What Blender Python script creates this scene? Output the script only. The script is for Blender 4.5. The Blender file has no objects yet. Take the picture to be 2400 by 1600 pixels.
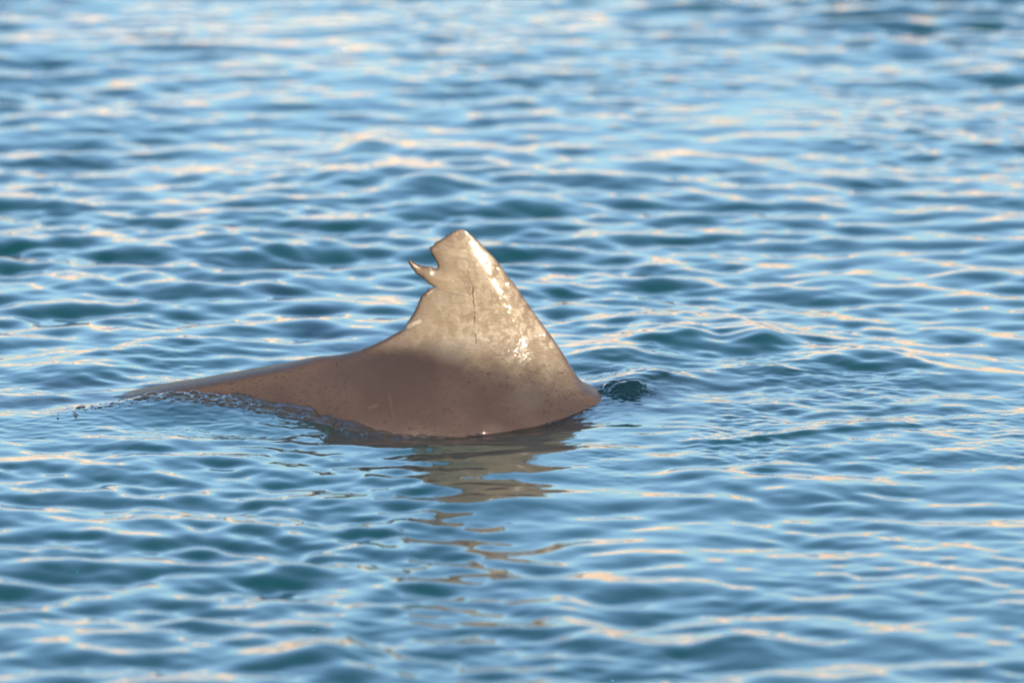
import bpy, math, random
import numpy as np
from mathutils import Vector
from mathutils.geometry import delaunay_2d_cdt

# ------------------------------------------------------------------ camera
S = bpy.context.scene
COL = S.collection
R = math.radians
PITCH = R(11.5)
DIST = 17.0
FRAME_W = 1.70                      # metres across the picture at the dolphin
TARGET = np.array([0.0, 0.0, 0.094])
FWD = np.array([0.0, math.cos(PITCH), -math.sin(PITCH)])
UP = np.array([0.0, math.sin(PITCH), math.cos(PITCH)])
CAM = TARGET - FWD * DIST
cd = bpy.data.cameras.new('camera')
cam = bpy.data.objects.new('camera', cd)
COL.objects.link(cam)
cam.location = CAM
cam.rotation_euler = (math.pi / 2 - PITCH, 0, 0)
cd.sensor_width = 36.0
cd.lens = 36.0 * DIST / FRAME_W
cd.clip_start = 0.5
cd.clip_end = 30000
cd.dof.use_dof = True
cd.dof.focus_distance = DIST - 0.12
cd.dof.aperture_fstop = 3.7
S.camera = cam

# ------------------------------------------------------------------ sky and sun
SUN_EL = R(15.0)
SUN_AZ = R(20.0)                    # to the right of the line from dolphin to camera
SUN_DIR = np.array([math.sin(SUN_AZ) * math.cos(SUN_EL), -math.cos(SUN_AZ) * math.cos(SUN_EL), math.sin(SUN_EL)])
w = bpy.data.worlds.new('World')
S.world = w
w.use_nodes = True
nt = w.node_tree
sky = nt.nodes.new('ShaderNodeTexSky')
sky.sky_type = 'NISHITA'
sky.sun_disc = False
sky.sun_elevation = SUN_EL
sky.sun_rotation = math.atan2(SUN_DIR[0], SUN_DIR[1])
sky.air_density = 1.25
sky.dust_density = 3.8
sky.ozone_density = 3.9
bg = nt.nodes['Background']
bg.inputs['Strength'].default_value = 0.15
nt.links.new(sky.outputs[0], bg.inputs['Color'])
sl = bpy.data.lights.new('sun', 'SUN')
sl.energy = 2.3
sl.angle = R(0.55)
sl.color = (1.0, 0.85, 0.66)
so = bpy.data.objects.new('sun', sl)
COL.objects.link(so)
so.rotation_euler = Vector(-SUN_DIR).to_track_quat('-Z', 'Y').to_euler()
so.location = (6, -12, 6)
S.view_settings.view_transform = 'Standard'
S.view_settings.look = 'None'
S.view_settings.gamma = 1.0
S.view_settings.use_curve_mapping = False
S.view_settings.exposure = 2.08
S.render.engine = 'CYCLES'
S.cycles.sample_clamp_indirect = 0
S.cycles.max_bounces = 8
S.cycles.transparent_max_bounces = 16
S.cycles.caustics_reflective = True
S.cycles.blur_glossy = 0.0


# ------------------------------------------------------------------ helpers
def ray(px, py):
    """direction of the ray through a point of the 2400x1600 photograph"""
    k = FRAME_W / 2400.0
    d = FWD * DIST + np.array([1.0, 0, 0]) * ((px - 1200) * k) + UP * ((800 - py) * k)
    return d / np.linalg.norm(d)


def on_level(px, py, z):
    d = ray(px, py)
    t = (z - CAM[2]) / d[2]
    return CAM + d * t


def sstep(a, b, x):
    t = np.clip((x - a) / (b - a), 0, 1)
    return t * t * (3 - 2 * t)


def mesh_from(name, verts, faces_flat, sizes, mat=None, smooth=True):
    me = bpy.data.meshes.new(name)
    nv, nf = len(verts), len(sizes)
    me.vertices.add(nv)
    me.vertices.foreach_set('co', np.ascontiguousarray(verts, dtype=np.float32).ravel())
    me.loops.add(len(faces_flat))
    me.loops.foreach_set('vertex_index', np.asarray(faces_flat, dtype=np.int32))
    me.polygons.add(nf)
    st = np.zeros(nf, dtype=np.int32)
    st[1:] = np.cumsum(sizes)[:-1]
    me.polygons.foreach_set('loop_start', st)
    me.polygons.foreach_set('loop_total', np.asarray(sizes, dtype=np.int32))
    me.update(calc_edges=True)
    me.polygons.foreach_set('use_smooth', np.full(nf, smooth))
    if mat:
        me.materials.append(mat)
    return me


def add_attr(me, name, vals):
    a = me.attributes.new(name, 'FLOAT', 'POINT')
    a.data.foreach_set('value', np.asarray(vals, dtype=np.float32))


def link(name, me, parent=None):
    o = bpy.data.objects.new(name, me)
    COL.objects.link(o)
    if parent:
        o.parent = parent
    return o


class NT:
    """small helper to write node trees"""
    def __init__(self, name):
        self.m = bpy.data.materials.new(name)
        self.m.use_nodes = True
        self.t = self.m.node_tree
        self.t.nodes.clear()

    def n(self, typ, props=None, **ins):
        nd = self.t.nodes.new(typ)
        for k, v in (props or {}).items():
            setattr(nd, k, v)
        for k, v in ins.items():
            key = int(k[1:]) if k[0] == 'i' and k[1:].isdigit() else k.replace('_', ' ')
            s = nd.inputs[key]
            if hasattr(v, 'is_output'):
                self.t.links.new(v, s)
            else:
                s.default_value = v
        return nd

    def math(self, op, a, b=0.0, c=0.0, clamp=False):
        nd = self.n('ShaderNodeMath', {'operation': op, 'use_clamp': clamp}, i0=a, i1=b, i2=c)
        return nd.outputs[0]

    def rng(self, v, a, b, c=0.0, d=1.0, smooth=True):
        nd = self.n('ShaderNodeMapRange', {'interpolation_type': 'SMOOTHSTEP' if smooth else 'LINEAR'},
                    i0=v, i1=a, i2=b, i3=c, i4=d)
        return nd.outputs[0]

    def mixc(self, f, a, b, blend='MIX'):
        nd = self.t.nodes.new('ShaderNodeMix')
        nd.data_type = 'RGBA'
        nd.blend_type = blend
        for s, v in ((nd.inputs[0], f), (nd.inputs[6], a), (nd.inputs[7], b)):
            if hasattr(v, 'is_output'):
                self.t.links.new(v, s)
            else:
                s.default_value = v
        return nd.outputs[2]

    def noise(self, vec, scale, detail=3, rough=0.5, dist=0.0):
        return self.n('ShaderNodeTexNoise', None, Vector=vec, Scale=scale, Detail=detail, Roughness=rough,
                      Distortion=dist).outputs[0]

    def attr(self, name):
        return self.n('ShaderNodeAttribute', {'attribute_name': name}).outputs['Fac']

    def out(self, s):
        self.n('ShaderNodeOutputMaterial', None, Surface=s)
        return self.m


# ------------------------------------------------------------------ dolphin shape (numbers used by the water too)
ROLL = R(1.0)                       # the fin leans a little away from the camera
CR, SR = math.cos(ROLL), math.sin(ROLL)


def to_local(p):
    p = np.asarray(p)
    return np.stack([p[..., 0], p[..., 1] * CR - p[..., 2] * SR, p[..., 1] * SR + p[..., 2] * CR], -1)


def to_world(p):
    p = np.asarray(p)
    return np.stack([p[..., 0], p[..., 1] * CR + p[..., 2] * SR, -p[..., 1] * SR + p[..., 2] * CR], -1)


def px_local(px, py):
    o, d = to_local(CAM), to_local(ray(px, py))
    t = -o[1] / d[1]
    q = o + d * t
    return (q[0], q[2])


BACK_L = [(0, 1000), (110, 972), (200, 948), (300, 924), (369, 909), (415, 900), (466, 892), (530, 880), (593, 868), (657, 856), (708, 845),
          (746, 837), (785, 833), (815, 828), (841, 821), (856, 815), (879, 806), (900, 796), (925, 782), (948, 769.5)]
TRAIL = [(948, 769.5), (952, 760), (964, 742), (973, 725), (978, 717), (983, 702), (992, 689), (1002, 680), (1016, 673.5)]
FLAP_LO = [(1016, 673.5), (1017, 672), (1008, 667), (997, 657), (988, 649), (977, 642), (969.5, 634), (962.5, 623), (957, 615)]
FLAP_UP = [(957, 615), (959, 608.5), (962.5, 609), (971.5, 615), (984, 621), (998, 624), (1012, 625.5), (1018.7, 630)]
NOTCH = [(1018.7, 630), (1024, 627.5), (1025.5, 622), (1020, 608.5), (1012, 596), (1007.7, 588), (1008.5, 581), (1016, 575),
         (1020, 568), (1035, 561), (1050.5, 551), (1066, 541), (1078.6, 537)]
LEAD = [(1078.6, 537), (1090, 539.5), (1104, 550), (1122, 566), (1140, 585.5), (1158, 603), (1174, 624), (1191, 648),
        (1206, 666), (1221.5, 689), (1239, 714), (1257, 740), (1277.6, 768), (1298, 796), (1318.5, 826.6), (1336, 854.7),
        (1351.6, 880), (1364, 898), (1384, 908), (1408, 921), (1426, 936)]
HEAD = [(0.20, -0.005), (0.27, -0.018), (0.36, -0.042), (0.5, -0.095), (0.70, -0.18), (0.84, -0.25), (0.92, -0.325), (1.03, -0.375), (1.045, -0.40),
        (1.02, -0.42), (0.88, -0.455), (0.70, -0.50), (0.40, -0.55), (0.10, -0.56), (-0.20, -0.52), (-0.50, -0.43), (-0.80, -0.34),
        (-1.08, -0.315), (-1.25, -0.325), (-1.36, -0.31), (-1.25, -0.29), (-1.12, -0.24), (-1.0, -0.155)]


def catmull(pts, step):
    pts = np.array(pts, float)
    P = np.vstack([2 * pts[0] - pts[1], pts, 2 * pts[-1] - pts[-2]])
    out = []
    for i in range(1, len(P) - 2):
        p0, p1, p2, p3 = P[i - 1], P[i], P[i + 1], P[i + 2]
        n = max(1, int(np.linalg.norm(p2 - p1) / step))
        for j in range(n):
            t = j / n
            out.append(0.5 * (2 * p1 + (p2 - p0) * t + (2 * p0 - 5 * p1 + 4 * p2 - p3) * t * t + (3 * p1 - p0 - 3 * p2 + p3) * t ** 3))
    return np.array(out)


loc = lambda L: [px_local(*p) for p in L]
STEP = 0.0028
seg_back = catmull(loc(BACK_L), STEP)
seg_trail = catmull(loc(TRAIL), 0.002)
seg_flo = catmull(loc(FLAP_LO), 0.002)
seg_fup = catmull(loc(FLAP_UP), 0.002)
seg_not = catmull(loc(NOTCH), 0.002)
seg_lead = catmull(loc(LEAD), STEP)
seg_head = catmull([loc(LEAD)[-1]] + HEAD + [loc(BACK_L)[0]], 0.02)
rs = np.random.RandomState(5)
for sgm, a in ((seg_trail, .0007), (seg_not, .0005), (seg_flo, .0004)):        # ragged torn edge
    j = rs.randn(*sgm.shape) * a
    j[0] = 0
    sgm += j
OUT = np.vstack([seg_back, seg_trail, seg_flo, seg_fup, seg_not, seg_lead, seg_head])

# back line as if there were no fin, and the belly line
crest_px = [(0, 1000), (200, 948), (369, 909), (466, 892), (593, 868), (708, 845), (785, 834), (850, 822), (940, 818), (1040, 821), (1110, 827),
            (1180, 840), (1250, 858), (1320, 886), (1376, 908), (1426, 936)]
cl = loc(crest_px) + HEAD[:9]
cl = [(-1.36, -0.31), (-1.25, -0.29), (-1.12, -0.24), (-1.0, -0.155)] + cl
CLX, CLZ = np.array([c[0] for c in cl]), np.array([c[1] for c in cl])
bl = [(-1.36, -0.31), (-1.25, -0.325), (-1.08, -0.315), (-0.80, -0.34), (-0.50, -0.43), (-0.20, -0.52), (0.10, -0.56), (0.40, -0.55),
      (0.70, -0.50), (0.88, -0.455), (1.02, -0.42), (1.045, -0.40)]
BLX, BLZ = np.array([c[0] for c in bl]), np.array([c[1] for c in bl])
WX = np.array([-1.36, -1.2, -1.0, -0.8, -0.55, -0.25, 0.05, 0.35, 0.6, 0.8, 0.92, 1.05])
WW = np.array([0.02, 0.035, 0.075, 0.130, 0.190, 0.235, 0.265, 0.27, 0.235, 0.16, 0.06, 0.03])


def smooth_interp(x, X, Z):
    r = 0
    for k, wgt in ((-0.02, .25), (0, .5), (0.02, .25)):
        r = r + wgt * np.interp(x + k, X, Z)
    return r


def body_params(x):
    zt = smooth_interp(x, CLX, CLZ)
    zb = np.interp(x, BLX, BLZ)
    return zt, np.maximum((zt - zb) / 2, 0.006), smooth_interp(x, WX, WW)


def pw(x):
    return 0.60 + 0.16 * np.clip((-0.12 - x) / 0.2, 0, 1)


def body_T(x, z):
    zt, H, W = body_params(x)
    h = zt - z
    soft = 0.0045 + 0.0075 * np.exp(-((x - 0.02) / 0.17) ** 4)
    h = soft * np.logaddexp(0, h / soft)
    u = np.clip(1 - h / H, -1, 1)
    return W * np.maximum(1 - u * u, 0) ** pw(x)


def body_top(x, y):
    """world height of the back over (x, y); roll handled to first order"""
    zt, H, W = body_params(x)
    yl = y * CR
    zz = zt
    for _ in range(3):
        yl = y * CR - 0 - zz * SR * 0.0 + (-(zz) * SR)
        u = np.clip(yl / W, -1, 1)
        zz = (zt - H * (1 - np.sqrt(1 - np.abs(u) ** (1 / pw(x)))))
    inside = np.abs(yl) < W
    return np.where(inside, -yl * SR + zz * CR, -1.0)


def ray_body(px, py):
    """first point of the near flank that a picture ray meets"""
    o, d = to_local(CAM), to_local(ray(px, py))
    ys = np.linspace(-0.36, 0.05, 1200)
    t = (ys - o[1]) / d[1]
    x, z = o[0] + d[0] * t, o[2] + d[2] * t
    T = body_T(x, z)
    hit = np.where(ys >= -T)[0]
    i = hit[0] if len(hit) else len(ys) - 1
    return to_world(np.array([x[i], ys[i], z[i]]))


def seg_dist(P, A, B):
    """distance of points P to the polyline edges A-B, and nearest edge position"""
    best = np.full(len(P), 1e9)
    bi = np.zeros(len(P))
    for k in range(len(A)):
        a, b = A[k], B[k]
        ab = b - a
        t = np.clip(((P - a) @ ab) / max(ab @ ab, 1e-12), 0, 1)
        q = P - (a + t[:, None] * ab)
        dd = np.einsum('ij,ij->i', q, q)
        m = dd < best
        best[m] = dd[m]
        bi[m] = k + t[m]
    return np.sqrt(best), bi


# ------------------------------------------------------------------ water material
def water_material():
    b = NT('sea_water')
    geo = b.n('ShaderNodeNewGeometry')
    pos = geo.outputs['Position']
    n1 = b.noise(pos, 55, 2, .5, .4)
    n2 = b.noise(pos, 170, 2, .55, .3)
    near = b.attr('ripple')
    hgt = b.math('ADD', b.math('MULTIPLY', n1, 0.00015), b.math('MULTIPLY', n2, b.math('MULTIPLY', near, 0.00016)))
    bump = b.n('ShaderNodeBump', None, Strength=1.0, Distance=1.0, Height=hgt).outputs[0]
    fr = b.n('ShaderNodeFresnel', None, IOR=1.333, Normal=bump).outputs[0]
    gl = b.n('ShaderNodeBsdfGlossy', None, Color=(1, 1, 1, 1), Roughness=0.0, Normal=bump).outputs[0]
    df = b.n('ShaderNodeBsdfDiffuse', None, Color=(0.0006, 0.0205, 0.0215, 1)).outputs[0]
    tr = b.n('ShaderNodeBsdfTransparent', None, Color=(0.80, 0.84, 0.80, 1)).outputs[0]
    under = b.n('ShaderNodeMixShader', None, i0=b.attr('clear'), i1=df, i2=tr).outputs[0]
    s = b.n('ShaderNodeMixShader', None, i0=fr, i1=under, i2=gl).outputs[0]
    return b.out(s)


# ------------------------------------------------------------------ the sea: one sheet, finest where the camera looks
def axis(lo, hi, base, zones, grow, far):
    """coordinates from -far to far; inside [lo,hi] the spacing follows base(x)"""
    pos = [0.0]
    while pos[-1] < far:
        x = pos[-1]
        s = base(x)
        pos.append(x + s)
    neg = [0.0]
    while neg[-1] > -far:
        x = neg[-1]
        s = base(x)
        neg.append(x - s)
    return np.array(neg[::-1][:-1] + pos)


def sp_x(x):
    a = abs(x)
    if a < 0.9:
        return 0.0036
    if a < 1.15:
        return 0.0036 + (a - 0.9) * 0.012
    if a < 2.6:
        return 0.0066 + (a - 1.15) * 0.02
    return 0.036 + (a - 2.6) * 0.2


def sp_y(y):
    if y < 0:
        a = -y
        if a < 0.34: return 0.0042
        if a < 0.8: return 0.0042 + (a - .34) * 0.0095
        if a < 3.4: return 0.0086
        return 0.0086 + (a - 3.4) * 0.16
    if y < 0.22: return 0.0045
    if y < 0.8: return 0.0045 + (y - .22) * 0.0085
    if y < 5.2: return 0.0094
    return 0.0094 + (y - 5.2) * 0.14


gx = axis(0, 0, sp_x, None, 0, 6000)
gy = axis(0, 0, sp_y, None, 0, 6000)
dxs = np.gradient(gx)
dys = np.gradient(gy)
NX, NY = len(gx), len(gy)


def tile_band(seed, L, N, peak, width, slope, spread, direction, chop):
    """periodic random sea of size L made by inverse FFT: height and sideways shift, sampled on the sheet"""
    r = np.random.RandomState(seed)
    f = np.fft.fftfreq(N, L / N) * 2 * np.pi
    KX, KY = np.meshgrid(f, f)
    k = np.hypot(KX, KY)
    k[0, 0] = 1
    lam = 2 * np.pi / k
    th = np.arctan2(KX, KY)
    dth = np.angle(np.exp(1j * (th - direction)))
    dth2 = np.angle(np.exp(1j * (th - direction - np.pi)))
    D = np.exp(-0.5 * (dth / spread) ** 2) + np.exp(-0.5 * (dth2 / spread) ** 2)
    P = np.exp(-0.5 * (np.log(lam / peak) / width) ** 2) / k ** 2 * D       # slope spectrum per log k
    P[0, 0] = 0
    A = np.sqrt(P) / k * (r.randn(N, N) + 1j * r.randn(N, N))
    var = np.sum(np.abs(A) ** 2 * k ** 2) / 2
    A *= slope / math.sqrt(var)
    def samp(F):
        G = (np.fft.ifft2(F) * N * N).real.astype(np.float32)
        for axis_, c in ((0, gy), (1, gx)):
            u = (c / L % 1.0) * N
            i = np.floor(u).astype(int)
            t = (u - i).astype(np.float32)
            w4 = [(-t + 2 * t ** 2 - t ** 3) / 2, (2 - 5 * t ** 2 + 3 * t ** 3) / 2, (t + 4 * t ** 2 - 3 * t ** 3) / 2, (t ** 3 - t ** 2) / 2]
            out = 0
            for j in range(4):
                q_ = np.take(G, (i + j - 1) % N, axis=axis_)
                out = out + q_ * (w4[j][:, None] if axis_ == 0 else w4[j][None, :])
            G = out
        return G
    fx = np.exp(-(dxs * 2.2 / peak) ** 2).astype(np.float32)
    fy = np.exp(-(dys * 2.2 / peak) ** 2).astype(np.float32)
    fade = np.minimum(fx[None, :], fy[:, None])
    H = samp(A) * fade
    if not chop:
        return H, 0.0, 0.0
    return H, samp(1j * A * KX / k) * fade * chop, samp(1j * A * KY / k) * fade * chop


def slow_noise(seed, lam):
    r = np.random.RandomState(seed)
    k = 2 * np.pi / (lam * np.exp(r.uniform(-.5, .5, 14)))
    th = r.uniform(0, 6.28, 14)
    out = 0
    for i in range(14):
        out = out + np.cos(k[i] * np.cos(th[i]) * gx[None, :] + 0.5 * k[i] * np.sin(th[i]) * gy[:, None] + r.uniform(0, 6.28))
    return out / math.sqrt(7)


X0, Y0 = np.meshgrid(gx, gy)
swell = tile_band(11, 16.0, 512, 0.9, .5, 0.018, 0.9, 0.25, 0.4)
chop = tile_band(23, 7.0, 1024, 0.135, .48, 0.094, 0.56, -0.05, 0.7)
cross = tile_band(29, 5.0, 1024, 0.090, .40, 0.036, 0.35, 0.95, 0.0)
small = tile_band(37, 4.0, 1024, 0.056, .32, 0.045, 0.72, 0.1, 0.0)
fine = tile_band(41, 2.6, 1024, 0.024, .32, 0.075, 0.7, 0.25, 0.0)
m_chop = np.clip(0.97 + 0.36 * slow_noise(3, 1.6), 0.35, 1.6)
m_small = np.clip(0.85 + 0.55 * slow_noise(4, 0.7), 0.1, 2.0)
m_cross = np.clip(0.7 + 0.7 * slow_noise(6, 0.9), 0.0, 2.0)

# calmer, finely rippled slick round the animal
dd = np.sqrt((np.clip(np.abs(X0 - 0.12) - 0.45, 0, None) / 0.5) ** 2 + ((Y0 + 0.12) / 0.46) ** 2)
slick = np.exp(-dd ** 2)
slick2 = np.exp(-((X0 - 0.33) / 0.30) ** 2 - ((Y0 + 0.20) / 0.42) ** 2)
slick3 = np.exp(-((X0 + 0.03) / 0.30) ** 2 - ((Y0 + 0.42) / 0.34) ** 2)
damp = 1 - 0.35 * np.maximum(slick, 0.5 * slick3)
fine_m = np.clip(0.22 + 0.75 * slick + 0.65 * slick2, 0, 1.2) * np.clip(0.6 + 0.6 * slow_noise(8, 0.25), 0.0, 1.6)


def comb(i):
    return (swell[i] * (1 - 0.5 * slick) + chop[i] * m_chop * damp + cross[i] * m_cross * damp + small[i] * m_small * (1 - 0.15 * slick) + fine[i] * fine_m)


Zw, UX, UY = comb(0), comb(1), comb(2)

sel_y = np.where(np.abs(gy) < 6)[0]
sel_x = np.where(np.abs(gx) < 2.2)[0]
sl2 = np.ix_(sel_y, sel_x)
Xs, Ys = X0[sl2], Y0[sl2]


def ridge(px0, py0, px1, py1, h, wf, wb, bend=0.0):
    """one wave crest between two picture points: steep front (towards the camera), long back"""
    a, c = on_level(px0, py0, 0.0)[:2], on_level(px1, py1, 0.0)[:2]
    ab = c - a
    L = np.linalg.norm(ab)
    t = ((Xs - a[0]) * ab[0] + (Ys - a[1]) * ab[1]) / L ** 2
    s = (-(Xs - a[0]) * ab[1] + (Ys - a[1]) * ab[0]) / L - bend * (t - 0.5) ** 2
    along = np.exp(-((t - 0.5) / 0.42) ** 2)
    across = np.where(s < 0, np.exp(-(s / wf) ** 2), np.exp(-(s / wb) ** 2))
    return h * along * across


add = np.zeros_like(Xs)
for r in [(1440, 800, 1720, 800, .042, .08, .16), (1700, 806, 1880, 800, .040, .075, .14), (1310, 842, 1560, 846, .030, .06, .10),
          (1690, 874, 1980, 880, .020, .07, .10), (1860, 842, 2160, 838, .026, .09, .13), (1400, 890, 1660, 905, .026, .05, .07),
          (1960, 895, 2380, 850, .020, .10, .12),
          (40, 886, 330, 868, .040, .08, .12), (150, 840, 520, 812, .034, .10, .16), (380, 808, 640, 800, .020, .06, .10),
          (440, 590, 720, 545, .032, .13, .22), (880, 445, 1100, 440, .034, .14, .2), (1100, 455, 1300, 450, .026, .12, .2),
          (180, 1062, 500, 1062, .028, .09, .12), (480, 1095, 700, 1100, .018, .07, .10), (980, 1172, 1420, 1186, .030, .085, .14),
          (1560, 1130, 1800, 1126, .020, .07, .10), (1800, 1180, 2080, 1160, .026, .10, .12), (1500, 1180, 1760, 1170, .018, .07, .1),
          (640, 1545, 900, 1535, .034, .12, .2), (1250, 1480, 1460, 1465, .034, .12, .2), (1640, 1530, 1860, 1520, .034, .12, .2),
          (800, 345, 910, 348, .03, .12, .2)]:
    add += ridge(*r) * (0.55 if 780 < r[1] < 900 and r[0] > 1200 else 0.38)

# long thin crease of the wake on the right
add += ridge(1560, 1050, 2200, 990, .006, .016, .04)

# ---- the water line against the body and the ridge of piled-up water
ctrl = []
for p in [(1420, 938), (1375, 957), (1320, 980), (1260, 997), (1200, 1009), (1120, 1020), (1040, 1026), (960, 1025), (905, 1020)]:
    ctrl.append(list(ray_body(*p)) + [0.060])
NLINE = len(ctrl)
for px, py, z, wd in [(850, 1006, None, .05), (790, 992, None, .05), (720, 972, .001, .055), (650, 953, .009, .055),
                      (560, 936, .015, .055), (470, 926, .019, .055), (390, 921, .020, .055), (300, 938, .014, .055),
                      (200, 957, .008, .055), (90, 985, .004, .055), (0, 1003, .0, .055), (-130, 1036, 0.0, .06)]:
    p = ray_body(px, py) if z is None else on_level(px, py, z)
    ctrl.append(list(p) + [wd])
ctrl = np.array(ctrl)
C = np.vstack([np.column_stack([np.interp(np.linspace(0, len(ctrl) - 1, 160), np.arange(len(ctrl)), ctrl[:, j]) for j in range(4)])])
Zs = Zw[sl2] + add
Pxy = np.column_stack([Xs.ravel(), Ys.ravel()])
msk = (np.abs(Pxy[:, 0] + 0.3) < 0.9) & (np.abs(Pxy[:, 1] + 0.15) < 0.45)
idx = np.where(msk)[0]
dist, bi = seg_dist(Pxy[idx], C[:-1, :2], C[1:, :2])
zc = np.interp(bi, np.arange(len(C)), C[:, 2])
k0 = np.floor(bi).astype(int).clip(0, len(C) - 2)
tang = C[k0 + 1, :2] - C[k0, :2]
rel = Pxy[idx] - C[k0, :2]
side = tang[:, 0] * rel[:, 1] - tang[:, 1] * rel[:, 0]       # <0 behind (towards the body) as the line runs right to left
wdt = np.where(side > 0, 0.115, 0.045)
g = np.exp(-(dist / wdt) ** 2)
zs = Zs.ravel()
zs[idx] = zs[idx] * (1 - g) + zc * g + g * (fine[0][sl2].ravel()[idx] * 0.9)
Zs = zs.reshape(Xs.shape)
# mound of water in front of the fin
q = on_level(1478, 922, 0.0)
mound = 0.015 * np.exp(-((Xs - q[0]) / 0.060) ** 2 - ((Ys - q[1] - 0.02) / 0.065) ** 2)
Zs += mound
# water sheet draped over the sinking tail end of the back
bt = body_top(Xs, Ys)
drape = sstep(-0.56, -0.66, Xs) if False else np.clip((-0.50 - Xs) / 0.26, 0, 1) + np.clip((Xs - 0.13) / 0.10, 0, 1) * np.clip((0.42 - Xs) / 0.1, 0, 1)
need = bt - 0.012 + 0.026 * drape + 1.2 * fine[0][sl2] 
cover = (bt > -0.5) & (drape > 0)
Zs = np.where(cover, np.maximum(Zs, need), Zs)
Zw[sl2] = Zs
thick = Zs - bt
clear = np.where(bt > -0.9, np.exp(-np.clip(thick, 0, None) / 0.085), 0)
clear[bt <= -0.9] = 0
CL = np.zeros_like(Zw)
CL[sl2] = clear
# no sideways shift right at the body, so the water line stays put
hold = np.ones_like(Zw)
hh = np.exp(-(np.clip(np.abs(Xs + 0.25) - 0.45, 0, None) / 0.15) ** 2 - (np.clip(np.abs(Ys + 0.08) - 0.16, 0, None) / 0.12) ** 2)
hold[sl2] = 1 - hh
Vx, Vy = X0 - UX * hold, Y0 - UY * hold
verts = np.column_stack([Vx.ravel(), Vy.ravel(), Zw.ravel()])
ii = np.arange(NY * NX).reshape(NY, NX)
quads = np.stack([ii[:-1, :-1], ii[:-1, 1:], ii[1:, 1:], ii[1:, :-1]], -1).reshape(-1, 4)
WATER = water_material()
me = mesh_from('sea', verts, quads.ravel(), np.full(len(quads), 4), WATER)
add_attr(me, 'clear', np.clip(CL, 0, 1).ravel() * 0.92)
rip = np.clip(0.15 + 0.9 * slick + slick2, 0, 1)
add_attr(me, 'ripple', rip.ravel())
sea = link('sea', me)
sea['kind'] = 'structure'


# ------------------------------------------------------------------ churned water and splash on the surface
def sea_z(x, y):
    i = np.clip(np.searchsorted(gx, x) - 1, 0, NX - 2)
    j = np.clip(np.searchsorted(gy, y) - 1, 0, NY - 2)
    a, c = (x - gx[i]) / (gx[i + 1] - gx[i]), (y - gy[j]) / (gy[j + 1] - gy[j])
    return (Zw[j, i] * (1 - a) + Zw[j, i + 1] * a) * (1 - c) + (Zw[j + 1, i] * (1 - a) + Zw[j + 1, i + 1] * a) * c


def lumps(U, Vv, seed, n, place, rad):
    """height of many overlapping domes of water and bubbles on a regular (u, v) grid"""
    r = np.random.RandomState(seed)
    h = np.zeros((len(Vv), len(U)))
    for _ in range(n):
        cu, cv = place(r)
        ra = rad(r, cu, cv)
        su, sv = ra * r.uniform(.9, 2.2), ra * r.uniform(.8, 1.3)
        i0, i1 = np.searchsorted(U, (cu - su, cu + su))
        j0, j1 = np.searchsorted(Vv, (cv - sv, cv + sv))
        if i1 <= i0 or j1 <= j0:
            continue
        q2 = ((U[None, i0:i1] - cu) / su) ** 2 + ((Vv[j0:j1, None] - cv) / sv) ** 2
        dm = ra * r.uniform(.5, 1.0) * np.sqrt(np.clip(1 - q2, 0, 1))
        blk = h[j0:j1, i0:i1]
        h[j0:j1, i0:i1] = np.maximum(blk, dm + 0.35 * blk * (dm > 0))
    return h


def splash_material(name, body, clear):
    b = NT(name)
    pos = b.n('ShaderNodeNewGeometry').outputs['Position']
    hgt = b.math('MULTIPLY', b.noise(pos, 260, 3, .6), .0006)
    bump = b.n('ShaderNodeBump', None, Strength=1.0, Distance=1.0, Height=hgt).outputs[0]
    fr = b.n('ShaderNodeFresnel', None, IOR=1.333, Normal=bump).outputs[0]
    gl = b.n('ShaderNodeBsdfGlossy', None, Color=(1, 1, 1, 1), Roughness=0.04, Normal=bump).outputs[0]
    df = b.n('ShaderNodeBsdfDiffuse', None, Color=body).outputs[0]
    tr = b.n('ShaderNodeBsdfTransparent', None, Color=(0.78, 0.80, 0.76, 1)).outputs[0]
    under = b.n('ShaderNodeMixShader', None, i0=clear, i1=df, i2=tr).outputs[0]
    return b.out(b.n('ShaderNodeMixShader', None, i0=fr, i1=under, i2=gl).outputs[0])


FROTH = splash_material('churned_water', (0.075, 0.064, 0.048, 1), .82)
GLASSY = splash_material('splash_water', (0.0006, 0.009, 0.010, 1), .30)


def sheet(name, P, h, edge, mat, lift=0.0):
    """P: (nv, nu, 2) positions on the water; h: lump heights; edge: 1 inside, 0 at the border (sinks below the surface)"""
    nv, nu = h.shape
    z = sea_z(P[..., 0].ravel(), P[..., 1].ravel()).reshape(nv, nu) + lift
    z = z + h * edge - 0.003 * (1 - edge) - 0.0008
    q = np.arange(nu * nv).reshape(nv, nu)
    Q = np.stack([q[:-1, :-1], q[:-1, 1:], q[1:, 1:], q[1:, :-1]], -1).reshape(-1, 4)
    keep = (h * edge > 0.0006).ravel()[Q].any(1)
    return mesh_from(name, np.column_stack([P.reshape(-1, 2), z.ravel()]), Q[keep].ravel(), np.full(keep.sum(), 4), mat)


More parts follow.
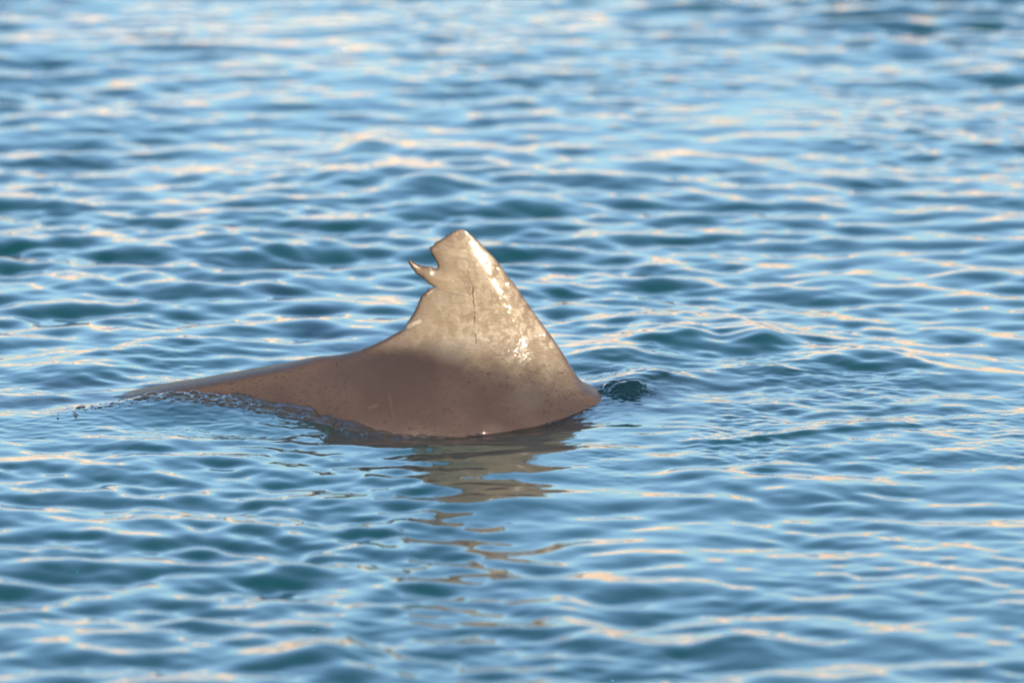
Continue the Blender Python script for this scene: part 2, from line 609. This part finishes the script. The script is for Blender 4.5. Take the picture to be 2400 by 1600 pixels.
# ridge of churned, bubbly water: follows the control line from the flank to the left edge
cs = C[::-1]
arc = np.concatenate([[0], np.cumsum(np.linalg.norm(np.diff(cs[:, :2], axis=0), axis=1))])
U = np.arange(0, arc[-1], 0.0015)
Vv = np.arange(-0.075, 0.075, 0.0022)
cx, cy = np.interp(U, arc, cs[:, 0]), np.interp(U, arc, cs[:, 1])
ker = np.hanning(61)
ker /= ker.sum()
cx, cy = np.convolve(np.pad(cx, 30, 'edge'), ker, 'valid'), np.convolve(np.pad(cy, 30, 'edge'), ker, 'valid')
tx, ty = np.gradient(cx), np.gradient(cy)
tl = np.hypot(tx, ty) + 1e-9
P = np.stack([cx[None, :] - Vv[:, None] * (ty / tl)[None, :], cy[None, :] + Vv[:, None] * (tx / tl)[None, :]], -1)
ux = lambda xw: float(np.interp(xw, cx, U))
amp = lambda u: float(np.interp(np.interp(u, U, cx), [-.95, -.80, -.60, -.50, -.33, -.22, -.10, .0, .13, .2], [.0, .0, .35, .8, 1.0, .8, .35, .14, .10, 0.0]))


def place_ridge(r):
    while True:
        u = r.uniform(0, U[-1])
        if r.rand() < amp(u) + .0005:
            break
    return u, r.normal(0.004 - 0.012 * amp(u), 0.010 + 0.020 * amp(u))


h = lumps(U, Vv, 4, 4200, place_ridge, lambda r, u, v_: (0.0009 + r.gamma(1.1, 0.0017)) * (0.30 + 0.8 * amp(u)))
edge = np.exp(-(np.abs(Vv) / 0.058) ** 6)[:, None] * np.ones(len(U))[None, :]
foam = link('churned_water', sheet('churned_water', P, h, edge, FROTH))
foam['kind'] = 'stuff'
foam['label'] = 'bubbly ridge of churned clear water along the dolphin flank'
foam['category'] = 'foam'

# glassy splash where the back cuts the water ahead of the fin
c0 = on_level(1464, 912, 0.012)
U2 = np.arange(-0.085, 0.085, 0.0013)
V2_ = np.arange(-0.07, 0.07, 0.0020)
P2 = np.stack(np.broadcast_arrays(c0[0] + U2[None, :], c0[1] + V2_[:, None]), -1)
h2_ = lumps(U2, V2_, 15, 170, lambda r: (r.normal(-0.010, .028), r.normal(0.0, .018)),
            lambda r, u, v_: (0.0014 + r.gamma(1.4, .0018)) * math.exp(-(u / .06) ** 2))
env = 0.0055 * np.exp(-((U2[None, :] - .004) / .036) ** 2 - (V2_[:, None] / .028) ** 2) + 0.003 * np.exp(-((U2[None, :] - .030) / .016) ** 2 - ((V2_[:, None] - .008) / .02) ** 2)
h2_ = 1.1 * h2_ + env
e2 = np.exp(-((np.abs(U2[None, :]) / .07) ** 4 + (np.abs(V2_[:, None]) / .055) ** 4))
sp = link('water_splash', sheet('water_splash', P2, h2_, e2, GLASSY))
sp['label'] = 'small glassy lump of splashing water just ahead of the dolphin fin'
sp['category'] = 'splash'

# ------------------------------------------------------------------ unseen sunlit land, added so the waves mirror warm streaks
def added_shore():
    b = NT('added_hill_stone')
    tc = b.n('ShaderNodeTexCoord').outputs['Object']
    n1 = b.noise(tc, .03, 6, .6)
    c = b.mixc(b.rng(n1, .3, .7), (0.46, 0.34, 0.26, 1), (0.62, 0.50, 0.40, 1))
    m = b.out(b.n('ShaderNodeBsdfDiffuse', None, Color=c).outputs[0])
    r = np.random.RandomState(9)
    nx, ny = 240, 24
    xs = np.linspace(-1500, 1500, nx)
    prof = 58 + 9 * sum(np.sin(xs / l + p) for l, p in ((210, 1.), (95, 2.), (47, .5), (21, 4.)))
    V = []
    for j in range(ny):
        t = j / (ny - 1)
        for i in range(nx):
            step = t * (1 + .10 * math.sin(9 * t + i * .21))
            V.append((xs[i], 640 + 170 * t + 14 * math.sin(xs[i] / 33 + 3 * t) + r.randn() * 3, -2 + prof[i] * min(1, step * 1.15) + r.randn() * .8))
    q = np.arange(nx * ny).reshape(ny, nx)
    Q = np.stack([q[:-1, :-1], q[:-1, 1:], q[1:, 1:], q[1:, :-1]], -1).reshape(-1, 4)
    me_ = mesh_from('added_hills', np.array(V), Q.ravel(), np.full(len(Q), 4), m)
    o = link('added_hills', me_)
    o['kind'] = 'structure'


added_shore()

# ------------------------------------------------------------------ dolphin
def skin_material():
    b = NT('dolphin_skin')
    tc = b.n('ShaderNodeTexCoord').outputs['Object']
    xyz = b.n('ShaderNodeSeparateXYZ', None, Vector=tc)
    x, z = xyz.outputs[0], xyz.outputs[2]
    fin = b.attr('fin')           # height above the line of the back
    rim = b.attr('rim')           # distance from the outline
    big = b.noise(tc, 7, 4, .55)
    mid = b.noise(tc, 30, 4, .6)
    body = b.mixc(b.rng(big, .35, .68), (0.0265, 0.0190, 0.0170, 1), (0.0365, 0.0267, 0.0232, 1))
    finc = b.mixc(b.rng(mid, .3, .75), (0.083, 0.0655, 0.0465, 1), (0.103, 0.0830, 0.0605, 1))
    f = b.rng(b.math('ADD', b.attr('tan'), b.math('MULTIPLY', b.math('SUBTRACT', mid, .5), .9)), -.1, 1.1)
    col = b.mixc(f, body, finc)
    # paler flank low down
    low = b.rng(b.math('ADD', fin, b.math('MULTIPLY', b.math('SUBTRACT', big, .5), .12)), -0.085, -0.15)
    col = b.mixc(b.math('MULTIPLY', low, .75), col, (0.084, 0.0645, 0.0540, 1))
    # dark thin rim of the fin and a mottled darker strip inside the leading edge
    r1 = b.rng(b.math('ADD', rim, b.math('MULTIPLY', b.math('SUBTRACT', mid, .5), .006)), .0008, .0052, 1, 0)
    col = b.mixc(b.math('MULTIPLY', r1, .8), col, (0.031, 0.019, 0.015, 1))
    r2 = b.rng(rim, .0, .026, .45, 0)
    col = b.mixc(r2, col, (0.057, 0.038, 0.029, 1))
    # short dark flecks lying along the body
    mp = b.n('ShaderNodeMapping', None, Vector=tc, Rotation=(0, R(-24), 0), Scale=(0.30, 0.6, 1.0)).outputs[0]
    dn = b.noise(tc, 6, 2, .5)
    dens = b.math('MULTIPLY', b.rng(dn, .33, .58, .45, 1.25), b.rng(fin, -.01, .05, 1, .35))
    for sc, lo in ((250, .60), (330, .45), (520, .35)):
        vo = b.n('ShaderNodeTexVoronoi', {'feature': 'F1'}, Vector=mp, Scale=sc, Randomness=1.0)
        sp_ = b.n('ShaderNodeSeparateColor', None, Color=vo.outputs['Color'])
        size = b.rng(sp_.outputs[1], 0, 1, .14, .40, False)
        fleck = b.math('MULTIPLY', b.math('LESS_THAN', vo.outputs['Distance'], size), b.math('GREATER_THAN', sp_.outputs[0], lo))
        fleck = b.math('MULTIPLY', fleck, b.rng(sp_.outputs[2], 0, 1, .15, .65, False))
        col = b.mixc(b.math('MULTIPLY', fleck, dens), col, (0.020, 0.012, 0.0105, 1))
    # fine grain
    gr = b.noise(mp, 420, 3, .7)
    col = b.mixc(b.rng(gr, .3, .7, .22, 0), col, (0.025, 0.016, 0.014, 1))

    def blob(px, py, rx, rz, wob):
        cx, cz = px_local(px, py)
        dx = b.math('DIVIDE', b.math('SUBTRACT', x, cx), rx)
        dz = b.math('DIVIDE', b.math('SUBTRACT', z, cz), rz)
        d = b.math('SQRT', b.math('ADD', b.math('MULTIPLY', dx, dx), b.math('MULTIPLY', dz, dz)))
        return b.rng(b.math('ADD', d, b.math('MULTIPLY', b.math('SUBTRACT', mid, .5), wob)), .3, 1.1, 1, 0)
    col = b.mixc(b.math('MULTIPLY', blob(1232, 905, .034, .020, 1.2), .6), col, (0.036, 0.031, 0.027, 1))
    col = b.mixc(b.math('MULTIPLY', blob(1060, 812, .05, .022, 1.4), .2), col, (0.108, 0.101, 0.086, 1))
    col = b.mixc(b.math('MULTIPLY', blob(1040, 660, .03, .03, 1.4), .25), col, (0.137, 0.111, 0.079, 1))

    def stroke(p0, p1, wdt, wobble, colour, k, scale=60):
        nonlocal col
        a, c = np.array(px_local(*p0)), np.array(px_local(*p1))
        ab = c - a
        L = float(np.linalg.norm(ab))
        ux_, uz_ = ab / L
        dx, dz = b.math('SUBTRACT', x, float(a[0])), b.math('SUBTRACT', z, float(a[1]))
        t = b.math('DIVIDE', b.math('ADD', b.math('MULTIPLY', dx, float(ux_)), b.math('MULTIPLY', dz, float(uz_))), L)
        s = b.math('SUBTRACT', b.math('MULTIPLY', dx, float(uz_)), b.math('MULTIPLY', dz, float(ux_)))
        nz = b.noise(tc, scale, 3, .6)
        s = b.math('ADD', s, b.math('MULTIPLY', b.math('SUBTRACT', nz, .5), wobble))
        line = b.rng(b.math('ABSOLUTE', s), wdt * .3, wdt, 1, 0)
        ends = b.math('MULTIPLY', b.rng(t, 0, .08), b.rng(t, .92, 1, 1, 0))
        brk = b.rng(b.noise(tc, 140, 2, .5), .35, .55, .35, 1)
        m = b.math('MULTIPLY', b.math('MULTIPLY', line, ends), b.math('MULTIPLY', brk, k))
        col = b.mixc(m, col, colour)
        return m
    dark = (0.020, 0.013, 0.008, 1)
    scr = stroke((1107, 664), (1116, 806), .0018, .007, dark, .75, 45)
    stroke((1088, 612), (1108, 668), .0012, .006, dark, .3)
    stroke((1085, 655), (1103, 690), .0012, .005, dark, .35)
    stroke((1112, 676), (1140, 706), .0009, .005, dark, .4)
    stroke((1020, 673), (1075, 692), .0013, .006, dark, .4)
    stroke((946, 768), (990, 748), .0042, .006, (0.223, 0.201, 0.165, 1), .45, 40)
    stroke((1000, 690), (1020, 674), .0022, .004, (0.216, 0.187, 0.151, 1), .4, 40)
    stroke((786, 836), (792, 850), .0016, .003, dark, .6)
    stroke((470, 908), (520, 906), .0028, .004, (0.021, 0.013, 0.011, 1), .6)
    stroke((785, 930), (815, 910), .0018, .004, (0.021, 0.013, 0.011, 1), .5)
    stroke((865, 922), (890, 914), .0028, .003, (0.122, 0.086, 0.068, 1), .12)
    stroke((912, 880), (926, 950), .0025, .004, (0.108, 0.075, 0.061, 1), .08)
    # wet film: fine uneven relief under a smooth coat
    # faint skin ridges running along the body, and the unevenness of the water film
    per = .0115
    ph_ = b.math('ADD', b.math('DIVIDE', z, per), b.math('MULTIPLY', b.noise(tc, 26, 3, .55), 4.2))
    tri = b.math('PINGPONG', ph_, .5)
    h2 = b.noise(tc, 120, 2, .5)
    hh_ = b.math('ADD', b.math('MULTIPLY', tri, per * .035), b.math('MULTIPLY', h2, .00030))
    hh_ = b.math('SUBTRACT', hh_, b.math('MULTIPLY', scr, .0012))
    bump = b.n('ShaderNodeBump', None, Strength=1.0, Distance=1.0, Height=hh_).outputs[0]
    soft = b.n('ShaderNodeBump', None, Strength=.10, Distance=1.0, Height=hh_).outputs[0]
    film = b.rng(b.noise(tc, 62, 7, .78, .4), .475, .525)
    wet = b.math('MAXIMUM', b.math('ADD', b.math('MULTIPLY', film, .04), .12), b.rng(fin, .02, -.03, 0, .20))
    p = b.n('ShaderNodeBsdfPrincipled', None, Base_Color=col, Roughness=.5, Normal=soft)
    p.inputs['IOR'].default_value = 1.38
    p.inputs['Specular IOR Level'].default_value = .025
    b.t.links.new(wet, p.inputs['Coat Weight'])
    p.inputs['Coat IOR'].default_value = 1.34
    p.inputs['Coat Roughness'].default_value = .025
    b.t.links.new(bump, p.inputs['Coat Normal'])
    # sun on the water film: the film runs downwards, so its tiny ridges spread light mostly up and down
    tang = b.n('ShaderNodeCombineXYZ', None, X=1.0, Y=0.0, Z=0.0).outputs[0]
    gl = b.n('ShaderNodeBsdfAnisotropic', None, Color=(1, 1, 1, 1), Roughness=.125, Anisotropy=.95, Normal=bump, Tangent=tang).outputs[0]
    s_ = b.n('ShaderNodeMixShader', None, i0=b.math('MULTIPLY', b.math('MULTIPLY', film, b.rng(fin, .0, .02)), .026), i1=p.outputs[0], i2=gl).outputs[0]
    # running water: sharper film whose surface undulates up and down the fin
    flat = b.n('ShaderNodeMapping', None, Vector=tc, Scale=(0.12, 0.12, 1.0), Rotation=(0, R(6), 0)).outputs[0]
    hr = b.math('ADD', b.math('MULTIPLY', b.noise(flat, 75, 2, .5), .0048), b.math('MULTIPLY', h2, .00032))
    nr = b.n('ShaderNodeBump', None, Strength=1.0, Distance=1.0, Height=hr).outputs[0]
    g2 = b.n('ShaderNodeBsdfAnisotropic', None, Color=(1, 1, 1, 1), Roughness=.075, Normal=nr).outputs[0]
    s_ = b.n('ShaderNodeMixShader', None, i0=b.math('MULTIPLY', b.math('MULTIPLY', film, b.rng(fin, .0, .02)), .004), i1=s_, i2=g2).outputs[0]
    return b.out(s_)


nb = len(OUT)
A, B = OUT, np.roll(OUT, -1, 0)


def inside(P):
    c = np.zeros(len(P), bool)
    for k in range(nb):
        (x1, y1), (x2, y2) = A[k], B[k]
        if y1 == y2:
            continue
        m = ((y1 > P[:, 1]) != (y2 > P[:, 1]))
        xs = (x2 - x1) * (P[:, 1] - y1) / (y2 - y1) + x1
        c ^= m & (P[:, 0] < xs)
    return c


# interior points: fine where the camera sees skin, coarse under water
r = np.random.RandomState(2)


def lattice(x0, x1, z0, z1, s):
    xs, zs = np.arange(x0, x1, s), np.arange(z0, z1, s * .87)
    X, Z = np.meshgrid(xs, zs)
    X = X + (np.arange(len(zs)) % 2)[:, None] * s / 2
    return np.column_stack([X.ravel(), Z.ravel()])


fine_pts = lattice(-0.87, 0.24, -0.10, 0.30, 0.0042)
fin_pts = lattice(-0.22, 0.17, 0.05, 0.30, 0.0030)
fine_pts = fine_pts[~((fine_pts[:, 0] > -0.22) & (fine_pts[:, 0] < 0.17) & (fine_pts[:, 1] > 0.05))]
coarse = lattice(-1.4, 1.1, -0.6, 0.05, 0.022)
cm = (coarse[:, 0] > -0.87) & (coarse[:, 0] < 0.24) & (coarse[:, 1] > -0.105)
coarse = coarse[~cm]
tan_ = np.roll(OUT, -1, 0) - np.roll(OUT, 1, 0)
tan_ /= np.linalg.norm(tan_, axis=1)[:, None] + 1e-9
nrm = np.column_stack([tan_[:, 1], -tan_[:, 0]])             # outline runs clockwise: inside is on the right
rings = []
vis = np.arange(nb) < nb - len(seg_head)
for off in (0.0006, 0.0016, 0.0032, 0.0055):
    rings.append(OUT[vis] + nrm[vis] * off)
ring_pts = np.vstack(rings)
ring_off = np.repeat([0.0006, 0.0016, 0.0032, 0.0055], vis.sum())
pts = np.vstack([ring_pts, fine_pts, fin_pts, coarse])
mind = np.concatenate([ring_off * .9, np.full(len(fine_pts) + len(fin_pts), .0068), np.full(len(coarse), .010)])
ok = inside(pts)
pts, mind = pts[ok], mind[ok]
d, _ = seg_dist(pts, A, B)
pts = pts[d >= mind]
allp = np.vstack([OUT, pts])
res = delaunay_2d_cdt([Vector(p) for p in allp], [], [list(range(nb))], 1, 1e-7)
V2 = np.array([(v[0], v[1]) for v in res[0]])
F2 = np.array([f for f in res[2] if len(f) == 3])
dv, _ = seg_dist(V2, A, B)
lead_line = np.vstack([seg_lead])
dl, _ = seg_dist(V2, lead_line[:-1], lead_line[1:])
trail_line = np.vstack([seg_back[-40:], seg_trail, seg_flo, seg_fup, seg_not])
dt, _ = seg_dist(V2, trail_line[:-1], trail_line[1:])
zt, Hh, Wd = body_params(V2[:, 0])
fh = V2[:, 1] - zt
v = np.clip(fh / 0.205, 0, 1)
Dl = 0.013 + 0.034 * (1 - v)                     # the fin is fullest a few centimetres behind its leading edge
s1, s2, kk = 0.33, 0.060, 0.0009
ta, tb_ = s1 * dl, s1 * Dl + s2 * (dl - Dl)
tmax = -kk * np.logaddexp(-ta / kk, -tb_ / kk) + kk * math.log(2) * np.exp(-dl / .01)
gt_ = 1 - np.exp(-dt / (0.012 + 0.028 * (1 - v)))
tf = np.where(fh > -0.06, np.maximum(tmax, 0.0004) * (0.30 + 0.70 * gt_), 0) * sstep(-0.06, -0.01, fh)
Tb = body_T(V2[:, 0], V2[:, 1])
T = np.sqrt(tf ** 2 + Tb ** 2)
Re = np.where(fh > 0.01, 0.004 + 0.003 * (1 - v), 0.006)
e = np.sqrt(np.clip(1 - (1 - np.clip(dv / Re, 0, 1)) ** 2, 0, 1))
T = T * e
# flukes of the tail, spread sideways
fl = sstep(-1.10, -1.22, V2[:, 0]) if False else np.clip((-1.12 - V2[:, 0]) / 0.1, 0, 1)
T = T + fl * 0.22 * e * np.clip((V2[:, 0] + 1.37) / 0.1, 0, 1)
bd = dv < 2e-6
T[bd] = 0
n = len(V2)
near = np.column_stack([V2[:, 0], -T, V2[:, 1]])
far = np.column_stack([V2[:, 0], T, V2[:, 1]])
fmap = np.where(bd, np.arange(n), -1)
inner = np.where(~bd)[0]
fmap[inner] = n + np.arange(len(inner))
verts = np.vstack([near, far[inner]])
a2 = V2[F2]
area = (a2[:, 1, 0] - a2[:, 0, 0]) * (a2[:, 2, 1] - a2[:, 0, 1]) - (a2[:, 1, 1] - a2[:, 0, 1]) * (a2[:, 2, 0] - a2[:, 0, 0])
F2[area < 0] = F2[area < 0][:, ::-1]
faces = np.vstack([F2, fmap[F2][:, ::-1]])
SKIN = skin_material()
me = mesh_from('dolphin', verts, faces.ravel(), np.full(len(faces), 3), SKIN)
add_attr(me, 'fin', np.concatenate([fh, fh[inner]]))
xc = np.exp(-((V2[:, 0] - 0.0) / 0.11) ** 4)              # the pale fin skin reaches lowest under the middle of the fin
lo_ = -0.004 - 0.024 * xc
tan_skin = (fh - lo_) / (0.034 + 0.012 * xc)
add_attr(me, 'tan', np.concatenate([tan_skin, tan_skin[inner]]))
rimv = np.where(fh > -0.01, dv, np.maximum(dv, .0035))
add_attr(me, 'rim', np.concatenate([rimv, rimv[inner]]))
dolphin = link('dolphin', me)
dolphin.rotation_euler = (-ROLL, 0, 0)
dolphin['label'] = 'brown-grey dolphin breaking the surface, its tan dorsal fin torn and notched at the rear'
dolphin['category'] = 'dolphin'
print('sea', NX, NY, NX * NY, 'dolphin faces', len(faces))
